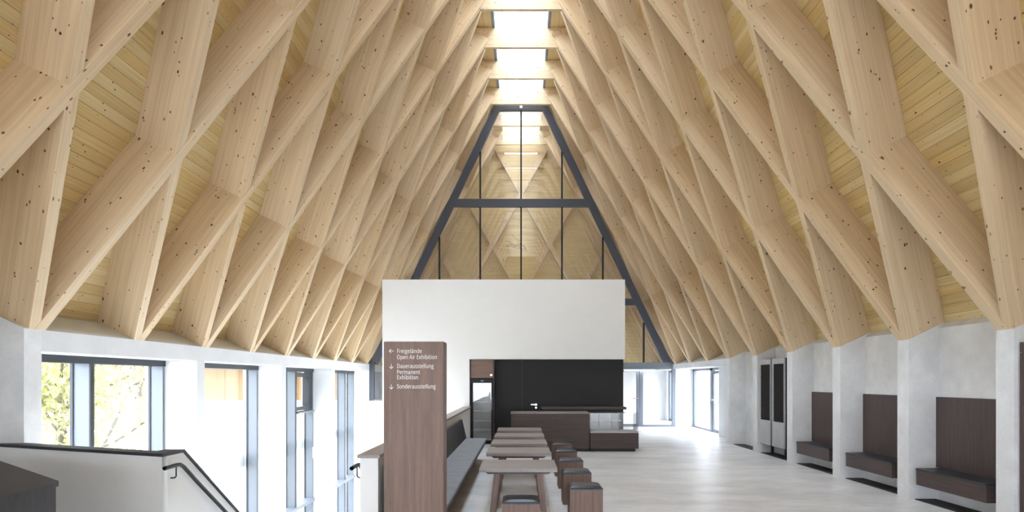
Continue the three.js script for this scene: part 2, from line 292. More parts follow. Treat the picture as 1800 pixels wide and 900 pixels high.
// ---------------------------------------------------------------- niche wall opposite
{
  const w = struct(group('wall_right'), 'exposed concrete wall of pillars and shallow niches', 'wall');
  for (let k = -6; k <= 5; k++) { const Z = NODE + k * BAY; mesh('pillar', polyZ([[X0, 0], [X0, Y0], [6.04, 2.525], [6.04, 0]], Z - 0.145, Z + 0.145, 'y'), M.concrete, w); }
  const back = [[5.95, 0], [5.95, 2.44], [6.05, 2.53], [6.4, 2.6], [6.4, 0]];
  for (let k = -6; k < 5; k++) { const Z = NODE + k * BAY; mesh('niche_back', polyZ(back, Z, Z + BAY, 'y'), M.concrete, w); }
  mesh('niche_back', polyZ(back, ZN, NODE - 6 * BAY, 'y'), M.concrete, w);
  mesh('lintel', polyZ([[X0, 2.1], [X0, Y0], [6.04, 2.525], [6.5, 2.6], [6.5, 2.1]], 18.335, ZF), M.paleConcrete, w);
  mesh('panel', box(6.04, 6.5, 0, 2.1, 18.2, 20.88, 'y'), M.paleConcrete, w);
  mesh('panel', box(5.62, 6.5, 0, 2.1, ZG - 0.03, ZG + 0.12, 'y'), M.paleConcrete, w);
  mesh('panel', box(6.1, 6.5, 0, 2.1, ZG, 26.2, 'y'), M.paleConcrete, w);
  mesh('panel', box(6.1, 6.5, 0, 2.1, 28.6, ZF, 'y'), M.paleConcrete, w);
  // floor grilles of the niches
  for (let k = -1; k < 5; k++) { const Z = NODE + k * BAY; mesh('floor_grille', box(5.6, 5.9, 0.001, 0.012, Z + 0.16, Z + BAY - 0.16), M.ebony, w); }
  const v = struct(group('window_5'), 'tall window in the vestibule behind the glazed partition', 'window');
  mesh('frame', mergeGeometries([box(6.2, 6.3, 0, 2.1, 26.2, 26.3), box(6.2, 6.3, 0, 2.1, 28.5, 28.6), box(6.2, 6.3, 0, 0.08, 26.3, 28.5), box(6.2, 6.3, 2.02, 2.1, 26.3, 28.5), box(6.2, 6.3, 0, 2.1, 27.35, 27.45)]), M.alu, v);
  mesh('pane', box(6.24, 6.26, 0.08, 2.02, 26.3, 27.35), M.glass, v); mesh('pane', box(6.24, 6.26, 0.08, 2.02, 27.45, 28.5), M.glass, v);
  const d = struct(group('door_1'), 'glazed grey metal exit door with a fixed side pane in the niche wall', 'door');
  mesh('frame', mergeGeometries([box(6.26, 6.36, 0, 2.1, 20.88, 20.98), box(6.26, 6.36, 0, 2.1, 22.35, 22.62), box(6.26, 6.36, 0, 2.1, ZG - 0.2, ZG - 0.05), box(6.26, 6.36, 2.02, 2.1, 20.88, ZG - 0.05), box(6.26, 6.36, 0, 0.06, 22.62, ZG - 0.2)]), M.alu, d);
  const leaf = mesh('door_leaf', mergeGeometries([box(6.27, 6.33, 0.01, 2.0, 20.99, 21.1), box(6.27, 6.33, 0.01, 2.0, 22.24, 22.34), box(6.27, 6.33, 0.01, 0.1, 21.1, 22.24), box(6.27, 6.33, 1.9, 2.0, 21.1, 22.24)]), M.alu, d);
  mesh('handle', mergeGeometries([box(6.19, 6.21, 1.04, 1.07, 22.1, 22.28), box(6.2, 6.27, 1.04, 1.07, 22.26, 22.29)]), M.chrome, leaf);
  mesh('pane', box(6.3, 6.315, 0.1, 1.9, 21.1, 22.24), M.glass, d); mesh('pane', box(6.3, 6.315, 0.06, 2.02, 22.62, ZG - 0.2), M.glass, d);
}
const exitSign = tag(mesh('exit_sign', box(5.47, 5.52, 2.1, 2.26, 21.6, 21.95, 'x', 0.01), M.white), 'small white sign box on the lintel above the exit door', 'sign');

// ---------------------------------------------------------------- gables
function gableX(y) { return X0 - (y - Y0) * (X0 - X1) / (Y1 - Y0) + DEPTH / ty + 0.2; }
function boards(Z, thick, y0, y1) { const gs = []; for (let y = y0; y < y1 - 0.02; y += 0.15) { const h = Math.min(y + 0.144, y1), a = Math.max(0.8, gableX(y)), b = Math.max(0.8, gableX(h)); gs.push(polyZ([[-a, y], [a, y], [b, h], [-b, h]], Z, Z + thick, 'x')); } return mergeGeometries(gs); }
{
  const g = struct(group('wall_back'), 'far gable wall of horizontal spruce boards with diagonal braces', 'wall');
  const b = mesh('boarding', boards(ZF, 0.03, 2.3, 12.6), M.planks[0], g); b.userData.kind = 'stuff';
  mesh('backing', polyZ([[-6.5, 0], [6.5, 0], [6.5, 2.3], [1.5, 12.8], [-1.5, 12.8], [-6.5, 2.3]], ZF + 0.031, ZF + 0.3), M.plaster, g);
  mesh('base_wall', box(-6.4, 6.4, 0, 2.3, ZF - 0.06, ZF + 0.03), M.plaster, g);
  // diagonal braces on the gable, from the nodes of the roof slopes
  const slope = 1.8;
  for (const s of [-1, 1]) for (const lev of [0, 1, 2, 3]) {
    const v = L * (1 - lev / 4), x = X0 - tx * v, y = Y0 + ty * v;
    const drop = Math.min(y - 2.35, slope * 2 * x + (lev ? 0.6 : 2)), x2 = x - drop / slope;
    const w = 0.11;
    const pts = [[s * (x + w), y], [s * (x - w), y], [s * (x2 - w), y - drop], [s * (x2 + w), y - drop]];
    if (s < 0) pts.reverse();
    mesh('brace', polyZ(pts, ZF - 0.22 - (s > 0 ? 0.004 : 0), ZF, 'y'), M.beams[lev & 1], g);
  }
}
{
  const g = struct(group('wall_front'), 'entrance gable of horizontal spruce boards over a glazed base', 'wall');
  const b = mesh('boarding', boards(ZN - 0.03, 0.03, 2.4, 12.6), M.planks[1], g); b.userData.kind = 'stuff';
  mesh('backing', polyZ([[-6.5, 2.35], [6.5, 2.35], [1.5, 12.8], [-1.5, 12.8]], ZN - 0.3, ZN - 0.032), M.plaster, g);
  for (const y of [0, 2.26]) mesh('cross_bar', box(-6.4, 6.4, y, y + 0.14, ZN - 0.15, ZN - 0.03), M.steel, g);
  for (let k = -3; k <= 3; k++) mesh('mullion', box(k * 1.9 - 0.04, k * 1.9 + 0.04, 0.14, 2.26, ZN - 0.14, ZN - 0.04), M.steel, g);
  for (let k = -3; k < 3; k++) mesh('pane', box(k * 1.9 + 0.04, k * 1.9 + 1.86, 0.14, 2.26, ZN - 0.1, ZN - 0.08), M.glass, g);
  for (const s of [-1, 1]) mesh('side_panel', box(s > 0 ? 5.74 : -6.5, s > 0 ? 6.5 : -5.74, 0.14, 2.26, ZN - 0.14, ZN - 0.04), M.concrete, g);
}

// ---------------------------------------------------------------- glazed partition under the roof
{
  const g = struct(group('wall_glazed'), 'glazed partition in a dark steel frame that follows the roof', 'wall');
  const yT = 11.74, xT = 0.96, yB = 2.34, xB = 5.46, k = (xB - xT) / (yT - yB), wd = 0.26, hx = wd * Math.hypot(1, k);
  const xo = (y) => xB - (y - yB) * k, xi = (y) => xo(y) - hx;
  for (const s of [-1, 1]) { const p = [[s * xo(yB), yB], [s * xo(yT), yT], [s * xi(yT), yT], [s * xi(yB), yB]]; if (s > 0) p.reverse(); mesh('frame_leg', polyZ(p, ZG - 0.08, ZG + 0.08, 'y'), M.steel, g); }
  const H = [[11.51, 11.76], [8.0, 8.29], [4.42, 4.66]];
  H.forEach(([a, b], i) => mesh(i ? 'cross_bar' : 'top_bar', box(-xi(a) - (i ? 0.05 : 0), xi(a) + (i ? 0.05 : 0), a, b, ZG - 0.075, ZG + 0.075, 'x'), M.steel, g));
  mesh('lintel', box(-3.6, 5.6, 2.1, 2.34, ZG - 0.08, ZG + 0.08), M.alu, g);
  // clip of a vertical strip against the slope
  const strip = (xa, xb, ya, yb) => { let poly = [[xa, ya], [xb, ya], [xb, yb], [xa, yb]]; for (const s of [-1, 1]) { const f = (p) => xi(p[1]) + 0.02 - s * p[0], out = []; poly.forEach((p, i) => { const q = poly[(i + 1) % poly.length], fp = f(p), fq = f(q); if (fp >= 0) out.push(p); if ((fp >= 0) !== (fq >= 0)) { const t = fp / (fp - fq); out.push([p[0] + (q[0] - p[0]) * t, p[1] + (q[1] - p[1]) * t]); } }); poly = out; if (poly.length < 3) return null; } return poly; };
  const bands = [[8.29, 11.51], [4.66, 8.0], [2.34, 4.42]];
  for (const [a, b] of bands) for (let i = -4; i <= 3; i++) {
    const p = strip(i * 1.49 + 0.03, (i + 1) * 1.49 - 0.03, a, b); if (p) mesh('pane', polyZ(p, ZG - 0.01, ZG + 0.01), M.coatedGlass, g);
  }
  for (const [a, b] of bands) for (let i = -3; i <= 3; i++) {
    const top = Math.min(b, yT - (Math.abs(i * 1.49) + hx - xT) / k); if (top - a < 0.2) continue;
    mesh('mullion', box(i * 1.49 - 0.03, i * 1.49 + 0.03, a, top, ZG - 0.05, ZG + 0.05, 'y'), M.black, g);
  }
  // below: on the stair side a white wall carries the glass, on the bar side a glazed door
  mesh('stair_wall', box(-5.6, -3.55, -1.9, 0.94, ZG - 0.1, ZG + 0.1), M.plaster, g);
  mesh('stair_wall_head', box(-5.6, -3.55, LOW, -1.9, ZG + 0.02, ZG + 0.1), M.paleConcrete, g);
  mesh('frame_post', box(-5.6, -5.35, 0.94, 2.34, ZG - 0.08, ZG + 0.08), M.steel, g);
  mesh('sill', box(-5.35, -3.55, 0.94, 1.0, ZG - 0.08, ZG + 0.08), M.alu, g);
  mesh('pane', box(-5.35, -3.6, 1.0, 2.34, ZG - 0.01, ZG + 0.01), M.glass, g);
  mesh('frame_post', box(5.5, 5.62, 0, 2.1, ZG - 0.08, ZG + 0.08), M.alu, g);
  mesh('frame_post', box(4.32, 4.44, 0, 2.1, ZG - 0.06, ZG + 0.06), M.alu, g);
  mesh('sill', box(4.44, 5.5, 0, 0.07, ZG - 0.06, ZG + 0.06), M.alu, g);
  mesh('pane', box(4.44, 5.5, 0.07, 2.1, ZG - 0.01, ZG + 0.01), M.glass, g);
  mesh('pane', box(-3.5, 3.2, 0, 2.1, ZG - 0.01, ZG + 0.01), M.glass, g);
  const d = struct(group('door_2'), 'glazed door beside the bar in the steel partition', 'door');
  const leaf = mesh('door_leaf', mergeGeometries([box(3.24, 3.34, 0, 2.08, ZG - 0.04, ZG + 0.04), box(4.2, 4.3, 0, 2.08, ZG - 0.04, ZG + 0.04), box(3.34, 4.2, 0, 0.1, ZG - 0.04, ZG + 0.04), box(3.34, 4.2, 1.99, 2.08, ZG - 0.04, ZG + 0.04)]), M.alu, d);
  mesh('handle', mergeGeometries([box(4.05, 4.27, 1.02, 1.05, ZG - 0.12, ZG - 0.1), box(4.24, 4.27, 1.02, 1.05, ZG - 0.1, ZG - 0.04), box(4.24, 4.27, 0.9, 0.95, ZG - 0.06, ZG - 0.04)]), M.chrome, leaf);
  mesh('pane', box(3.34, 4.2, 0.1, 1.99, ZG - 0.008, ZG + 0.008), M.glass, d);
  tag(mesh('sensor_box', box(-0.05, 0.05, 11.58, 11.68, ZG - 0.12, ZG - 0.08), M.white), 'small white sensor box on the top bar of the steel frame', 'sensor');
}
// slim lamp over the glazed door
{
  const l = tag(group('strip_lamp', 4.3, 2.07, ZG - 0.12), 'slim white strip lamp over the glazed door beside the bar', 'lamp');
  mesh('housing', uvm(new THREE.BoxGeometry(1.15, 0.05, 0.08)), M.white, l);
  const e = mesh('diffuser', uvm(new THREE.BoxGeometry(1.1, 0.01, 0.06)), S({ color: '#ffffff', emissive: '#ffffff', emissiveIntensity: 0.4 }), l); e.position.y = -0.03;
  const a = new THREE.RectAreaLight(0xffffff, 1.2, 1.1, 0.06); a.position.set(0, -0.045, 0); a.rotation.x = -Math.PI / 2; l.add(a);
}
// tangle of twigs behind the glass
{
  const r = rng(77), gs = [];
  const t = tag(group('twig_ornament', -0.1, 7.05, 27.2), 'tangle of thin bare twigs hanging behind the glass partition', 'ornament');
  for (let i = 0; i < 16; i++) { const a = r() * 6.28, l = 0.25 + r() * 0.4, pts = []; let x = (r() - 0.5) * 0.7, y = (r() - 0.5) * 0.35, z = (r() - 0.5) * 0.3; for (let j = 0; j < 5; j++) { pts.push([x, y, z]); x += Math.cos(a) * l / 4 + (r() - 0.5) * 0.1; y += Math.sin(a) * l / 8 + (r() - 0.5) * 0.12; z += (r() - 0.5) * 0.1; } gs.push(tube(pts, 0.008, 10, 0.5)); }
  const m = mesh('twigs', mergeGeometries(gs), S({ color: '#5d4a38', roughness: 0.8 }), t);
  mesh('wire', rod([0, 0, 0], [0, 5.25, 0], 0.003), M.black, t);
}

// ---------------------------------------------------------------- white block with the bar
{
  const ZB = 18.0, w = struct(group('wall_block'), 'white plastered block above and beside the black bar wall', 'wall');
  mesh('upper_front', box(-3.66, 2.74, 2.25, 4.35, ZB, ZB + 0.3), M.plaster, w);
  mesh('side_front', box(-3.66, -1.36, LOW, 2.25, ZB, ZB + 0.3), M.plaster, w);
  mesh('top', box(-3.66, 2.74, 4.1, 4.35, ZB + 0.3, 23.5), M.plaster, w);
  mesh('flank', box(-3.66, -3.4, LOW, 4.1, ZB + 0.3, 23.5), M.plaster, w);
  mesh('flank', box(2.5, 2.74, 0, 4.1, ZB + 0.55, 23.5), M.plaster, w);
  mesh('rear', box(-3.4, 2.5, 0, 4.1, 23.2, 23.5), M.plaster, w);
  const b = struct(group('wall_bar'), 'matt black wall panel behind the bar counter', 'wall');
  mesh('panel', box(-0.7, 0.02, 0, 2.25, ZB + 0.3, ZB + 0.45), M.blackWall, b);
  mesh('panel', box(0.021, 2.74, 0, 2.25, ZB + 0.3015, ZB + 0.45), M.blackWall, b);
  mesh('panel', box(-1.36, -0.7, 0, 2.25, ZB + 0.75, ZB + 0.85), M.blackWall, b);
  const h = mesh('door_handle', mergeGeometries([box(0.26, 0.4, 1.03, 1.055, ZB + 0.23, ZB + 0.25), uvm(new THREE.CylinderGeometry(0.03, 0.03, 0.07, 16).rotateX(Math.PI / 2).translate(0.4, 1.043, -(ZB + 0.27))), uvm(new THREE.CylinderGeometry(0.028, 0.028, 0.02, 16).rotateX(Math.PI / 2).translate(0.4, 0.96, -(ZB + 0.29)))]), M.chrome, b);
  h.userData.label = 'chrome lever handle and key plate';
}
// glass-fronted bottle fridge with a wood panel above
{
  const Z = 18.05;
  const c = tag(group('fridge_surround', -1.03, 0, Z), 'brown wood panel and dark sides boxed around the fridge', 'cabinet');
  mesh('top_panel', box(-0.3, 0.3, 1.75, 2.24, 0, 0.5, 'x', 0.004), M.oak, c);
  mesh('side_panel', box(-0.32, -0.302, 0, 2.24, 0, 0.6, 'y'), M.black, c); mesh('side_panel', box(0.302, 0.32, 0, 2.24, 0, 0.6, 'y'), M.oakDark, c);
  mesh('lock', uvm(new THREE.CylinderGeometry(0.03, 0.03, 0.02, 16).rotateX(Math.PI / 2).translate(0.24, 1.83, 0.01)), M.chrome, c);
  const f = tag(group('drinks_fridge', -1.03, 0, Z), 'tall black fridge with a glass door and empty white shelves', 'fridge');
  mesh('cabinet', mergeGeometries([box(-0.29, -0.27, 0, 1.73, 0.06, 0.55), box(0.27, 0.29, 0, 1.73, 0.06, 0.55), box(-0.27, 0.27, 1.7, 1.73, 0.06, 0.55), box(-0.27, 0.27, 0.0, 0.1, 0.06, 0.55)]), M.black, f);
  mesh('liner', mergeGeometries([box(-0.27, 0.27, 0.1, 1.7, 0.53, 0.55), box(-0.27, -0.262, 0.1, 1.7, 0.07, 0.53), box(0.262, 0.27, 0.1, 1.7, 0.07, 0.53), box(-0.262, 0.262, 0.1, 0.11, 0.07, 0.53)]), M.white, f);
  const fl = new THREE.RectAreaLight(0xf4f8ff, 3.0, 0.4, 0.05); fl.position.set(0, 1.675, -0.14); fl.rotation.x = -Math.PI / 2; f.add(fl);
  mesh('lamp', box(-0.2, 0.2, 1.68, 1.7, 0.11, 0.17), S({ color: '#ffffff', emissive: '#f4f8ff', emissiveIntensity: 0.3 }), f);
  for (const y of [0.36, 0.6, 0.86, 1.1, 1.36]) mesh('shelf', box(-0.265, 0.265, y, y + 0.018, 0.09, 0.52), M.white, f);
  const d = mesh('door', mergeGeometries([box(-0.29, -0.24, 0.06, 1.73, 0, 0.05), box(0.24, 0.29, 0.06, 1.73, 0, 0.05), box(-0.24, 0.24, 1.62, 1.73, 0, 0.05), box(-0.24, 0.24, 0.06, 0.1, 0, 0.05)]), M.black, f);
  mesh('handle', mergeGeometries([rod([0.265, 0.93, -0.04], [0.265, 1.25, -0.04], 0.009), rod([0.265, 0.95, -0.04], [0.265, 0.95, 0.01], 0.012), rod([0.265, 1.23, -0.04], [0.265, 1.23, 0.01], 0.012)]), M.alu, d);
  mesh('pane', box(-0.24, 0.24, 0.1, 1.62, 0.02, 0.03), M.glass, f);
  mesh('badge', box(-0.04, 0.04, 1.655, 1.7, -0.004, 0), M.alu, f);
}
// bar counter, display case and back worktop
{
  const Z = 16.2;
  const c = tag(group('bar_counter', 0, 0, Z), 'dark brown bar counter in front of the black wall', 'counter');
  mesh('body', box(-0.24, 1.625, 0.07, 0.9, 0, 0.75, 'x', 0.006), M.oakDark, c);
  mesh('top', box(-0.25, 1.63, 0.9, 0.93, -0.01, 0.77, 'x', 0.005), M.oakTop, c);
  mesh('plinth', box(-0.18, 1.62, 0, 0.07, 0.06, 0.7), M.black, c);
  const v = tag(group('display_case', 0, 0.44, Z), 'empty glass display case on a low brown cabinet at the bar end', 'display case');
  mesh('plinth', box(1.65, 2.72, -0.44, -0.37, 0.06, 0.7), M.black, v); mesh('base', box(1.64, 2.79, -0.37, 0, 0, 0.75, 'x', 0.006), M.oakDark, v);
  mesh('deck', box(1.64, 2.785, 0, 0.035, 0.01, 0.74), M.zinc, v);
  mesh('front_pane', box(1.65, 2.78, 0.035, 0.47, 0.02, 0.03), M.glass, v);
  mesh('end_pane', box(2.77, 2.78, 0.035, 0.47, 0.03, 0.7), M.glass, v);
  mesh('top_pane', box(1.65, 2.78, 0.47, 0.48, 0.02, 0.7), M.glass, v);
  mesh('shelf', box(1.66, 2.4, 0.28, 0.29, 0.2, 0.68), M.glass, v); mesh('shelf_edge', box(1.66, 2.4, 0.275, 0.3, 0.185, 0.2), M.zinc, v);
  for (const x of [1.655, 1.92, 2.24, 2.4]) mesh('divider', box(x, x + 0.012, 0.035, 0.47, 0.6, 0.7), M.zinc, v);
  mesh('rear_panel', box(1.66, 2.41, 0.035, 0.46, 0.7, 0.71), S({ color: '#8f9093', roughness: 0.35, metalness: 0.4 }), v);
  const t = tag(group('back_worktop', 0, 0, 17.1), 'dark wood raised worktop behind the bar counter', 'worktop');
  mesh('top', box(0.53, 2.64, 0.96, 1.02, 0, 0.6, 'x', 0.005), M.oakDark, t);
  mesh('body', box(0.6, 2.5, 0.0, 0.96, 0.05, 0.58, 'x'), M.ebony, t);
}

// ---------------------------------------------------------------- parapets and stairs
const SL = 0.66, ZS = 6.9;
{
  const top = 0.97;
  const a = struct(group('wall_parapet'), 'angled grey plaster parapet with a dark wooden cap at the stair head', 'wall');
  const p0 = [-3.42, 6.5], p1 = [-6.0, 7.607], dx = p1[0] - p0[0], dz = p1[1] - p0[1], l = Math.hypot(dx, dz), nx = -dz / l, nz = dx / l; // outward normal towards the void
  const off = (p, q) => [p[0] - nx * q, p[1] - nz * q];
  mesh('body', polyY([p0, p1, off(p1, 0.14), [-3.56, 6.56 + 0.14]], LOW, top, 'x'), M.plaster, a);
  mesh('cap', polyY([off(p0, -0.02), off(p1, -0.02), off(p1, 0.2), [-3.6, 6.75], [-3.6, ZS], [-3.4, ZS], [-3.4, 6.48]], top, top + 0.03, 'x'), M.ebony, a);
  const b = struct(group('wall_stair'), 'white stair wall whose dark cap slopes down beside the handrail', 'wall');
  const Z1 = 12.4, yb = (Z) => top - (Z - ZS) * SL;
  mesh('body', polyX([[6.6, LOW], [6.6, top], [ZS, top], [Z1, yb(Z1)], [Z1, LOW]], -3.56, -3.42), M.plaster, b);
  mesh('cap', polyX([[ZS, top], [ZS, top + 0.03], [Z1, yb(Z1) + 0.03], [Z1, yb(Z1)]], -3.6, -3.4), M.ebony, b);
  const c = struct(group('wall_bench_side'), 'low white parapet with a brown wooden cap behind the bench', 'wall');
  mesh('body', box(-1.51, -1.34, LOW, top, 6.4, 18.0), M.plaster, c);
  mesh('cap', box(-1.53, -1.32, top, top + 0.03, 6.37, 18.0, 'z'), M.oakTop, c);
  const rails = [[-3.365, 'black steel handrail on the stair wall under the sloping cap', -3.42], [-1.6, 'black steel handrail on the bench-side parapet at the stair head', -1.51]];
  for (const [x, label, wx] of rails) {
    const r = tag(group('handrail', x, 0, 6.44), label, 'handrail');
    const rel = (Z) => Z - 6.44;
    mesh('rail', tube([[0, 0.865, 0], [0, 0.868, rel(6.6)], [0, 0.87, rel(6.72)], [0, 0.855, rel(6.78)], [0, 0.79 - 0.2 * SL, rel(7.07)], [0, 0.79 - 2.6 * SL, rel(9.5)], [0, 0.79 - 5.3 * SL, rel(12.2)]], 0.02, 90, 0.0), M.black, r);
    for (const [Z, y] of [[6.66, 0.86], [7.85, 0.79 - 0.97 * SL], [9.3, 0.79 - 2.42 * SL], [10.8, 0.79 - 3.92 * SL]]) mesh('bracket', tube([[0, y, rel(Z)], [0, y - 0.1, rel(Z)], [(wx - x) * 0.3, y - 0.115, rel(Z)], [wx - x, y - 0.115, rel(Z)]], 0.007, 20, 0), M.black, r);
  }
  const st = tag(group('staircase', -2.48, 0, 6.56), 'concrete staircase going down between the two parapets', 'stairs');
  for (let i = 0; i < 20; i++) mesh('step', box(-0.935, 0.965, -0.35 - (i + 1) * 0.175, -(i + 1) * 0.175, i * 0.265, (i + 1) * 0.265 + 0.02), M.concrete, st);
}

// ---------------------------------------------------------------- sign pillar
{
  const font = await new FontLoader().loadAsync('fonts/droid/droid_sans_regular.typeface.json');
  const Z = 6.2, k = 1200 / Z, X = (px) => (px - 916) / k, Y = (py) => 1.7 - (py - 668) / k;
  const s = tag(group('sign_pillar', -0.975, 0, Z), 'tall brown wooden pillar with white directions for the exhibitions', 'sign');
  mesh('body', box(-0.273, 0.273, 0, 2.05, 0, 0.25, 'y', 0.006), M.oak, s);
  const lm = S({ color: '#e9e7e5', roughness: 0.6 });
  const lines = [['Freigelände', 620.6, 43], ['Open Air Exhibition', 631.2, 70], ['Dauerausstellung', 647, 64], ['Permanent', 657.6, 40], ['Exhibition', 666.8, 36.5], ['Sonderausstellung', 682.8, 68]];
  for (const [t, py, w] of lines) {
    const g = new TextGeometry(t, { font, size: 0.038, depth: 0.002, curveSegments: 4, bevelEnabled: false }); g.computeBoundingBox();
    const bw = g.boundingBox.max.x - g.boundingBox.min.x; g.scale(w / k / bw, 1, 1);
    g.translate(X(697.5) + 0.975, Y(py), 0.0005); mesh('lettering', uvm(g), lm, s);
  }
  const bar = (x0, y0, x1, y1) => { const g = new THREE.BoxGeometry(Math.hypot(x1 - x0, y1 - y0) + 0.003, 0.005, 0.002); g.rotateZ(Math.atan2(y1 - y0, x1 - x0)); g.translate((x0 + x1) / 2, (y0 + y1) / 2, 0.0015); return g; };
  const arrow = (px, py, down) => { const cx = X(px) + 0.975, cy = Y(py), a = 0.02, b = 0.017; const g = down ? [bar(cx, cy + a, cx, cy - a), bar(cx, cy - a, cx - b, cy - a + b), bar(cx, cy - a, cx + b, cy - a + b)] : [bar(cx - a, cy, cx + a, cy), bar(cx - a, cy, cx - a + b, cy + b), bar(cx - a, cy, cx - a + b, cy - b)]; mesh('arrow', uvm(mergeGeometries(g)), lm, s); };
  arrow(688, 617, false); arrow(688, 644, true); arrow(688, 680, true);
}

// ---------------------------------------------------------------- long bench behind the tables
{
  const b = tag(group('long_bench', -1.34, 0, 6.5), 'long upholstered bench with grey seat pads along the white parapet', 'bench');
  mesh('base', polyZ([[0.02, 0.1], [0.42, 0.1], [0.59, 0.36], [0.59, 0.41], [0.02, 0.41]], 0, 8.1, 'z'), M.oakDark, b);
  mesh('plinth', box(0.02, 0.3, 0, 0.1, 0.05, 8.0), M.black, b);
  for (let i = 0; i < 6; i++) {
    mesh('seat_pad', box(0.1, 0.6, 0.41, 0.46, i * 1.35 + 0.004, (i + 1) * 1.35 - 0.004, 'z', 0.015), M.fabric, b);
    const p = polyZ([[0.1, 0.46], [0.17, 0.46], [0.08, 0.86], [0.03, 0.86]], i * 1.35 + 0.004, (i + 1) * 1.35 - 0.004, 'z'); mesh('back_pad', p, M.leatherBlack, b);
  }
}

// ---------------------------------------------------------------- tables and stools
function leg(x0, z0, x1, z1, y0, y1, w, d) { // a splayed square post from the foot (x0,z0) to the top (x1,z1)
  const c = (x, y, z) => [[x - w / 2, y, -(z - d / 2)], [x + w / 2, y, -(z - d / 2)], [x + w / 2, y, -(z + d / 2)], [x - w / 2, y, -(z + d / 2)]];
  return prism([...c(x0, y0, z0), ...c(x1, y1, z1)], [R() * 2, R()]);
}
function makeTable() {
  const t = group('table');
  mesh('table_top', box(-0.428, 0.428, 0.695, 0.74, 0, 0.8, 'x', 0.004), M.oakTop, t);
  mesh('apron', polyZ([[-0.33, 0.67], [0.33, 0.67], [0.37, 0.695], [-0.37, 0.695]], 0.04, 0.76, 'x'), M.oakDark, t);
  for (const sx of [-1, 1]) for (const sz of [-1, 1]) mesh('leg', leg(sx * 0.31, 0.4 + sz * 0.3, sx * 0.235, 0.4 + sz * 0.24, 0, 0.672, 0.065, 0.065), M.oak, t);
  for (const sx of [-1, 1]) mesh('rail', box(sx * 0.235 - 0.025, sx * 0.235 + 0.025, 0.6, 0.672, 0.18, 0.62, 'z'), M.oak, t);
  return t;
}
const tableZ = [7.43, 8.97, 10.27, 11.62, 13.0], table0 = makeTable();
const tableLabel = ['brown wooden trestle table with the stool at its head', 'second wooden trestle table counted from the sign pillar', 'middle wooden trestle table of the row along the bench', 'fourth wooden trestle table counted from the sign pillar', 'last wooden trestle table of the row, next to the bar'];
tableZ.forEach((Z, i) => { const t = i ? table0.clone() : table0; if (i) { t.name = numbered('table'); scene.add(t); } t.position.set(-0.031, 0, -Z); tag(t, tableLabel[i], 'table', 'tables in a row along the bench'); });
function makeStool() {
  const s = group('stool');
  const w = 0.388;
  mesh('side_panel', box(0, w, 0, 0.415, 0, 0.02, 'y', 0.002), M.oak, s); mesh('side_panel', box(0, w, 0, 0.415, w - 0.02, w, 'y', 0.002), M.oak, s);
  mesh('side_panel', box(0, 0.02, 0, 0.415, 0.02, w - 0.02, 'y', 0.002), M.oak, s); mesh('side_panel', box(w - 0.02, w, 0, 0.415, 0.02, w - 0.02, 'y', 0.002), M.oak, s);
  // padded cushion, crowned
  const g = new THREE.BoxGeometry(w + 0.004, 0.044, w + 0.004, 24, 6, 24), p = g.attributes.position;
  for (let i = 0; i < p.count; i++) { const x = Math.abs(p.getX(i)) / (w / 2 + 0.002), z = Math.abs(p.getZ(i)) / (w / 2 + 0.002), y = p.getY(i), e = (1 - x ** 10) * (1 - z ** 10), c = (1 - x * x) * (1 - z * z);
    if (y > -0.02) p.setY(i, -0.022 + (y + 0.022) * (0.55 + 0.45 * e) * (1 + 0.22 * c)); const q = y > 0 ? 1 - 0.03 * y / 0.022 : 1; p.setX(i, p.getX(i) * q); p.setZ(i, p.getZ(i) * q); }
  g.translate(w / 2, 0.437, -w / 2); g.computeVertexNormals(); mesh('cushion', g, M.leather, s);
  return s;
}
const stool0 = makeStool();
const stools = [[-0.195, 7.04, 'box stool with a black cushion at the head of the table'], [0.567, 7.96, 'box stool with a black cushion beside the table with the head stool'], [0.57, 9.3, 'box stool with a black cushion, second of the row from the sign pillar'], [0.585, 10.67, 'box stool with a black cushion, middle one of the row along the tables'], [0.6, 12.05, 'box stool with a black cushion, second of the row from the bar'], [0.61, 13.35, 'box stool with a black cushion, nearest to the bar counter']];
stools.forEach(([x, Z, label], i) => { const t = i ? stool0.clone() : stool0; if (i) { t.name = numbered('stool'); scene.add(t); } t.position.set(x, 0, -Z); tag(t, label, 'stool', 'box stools at the tables'); });

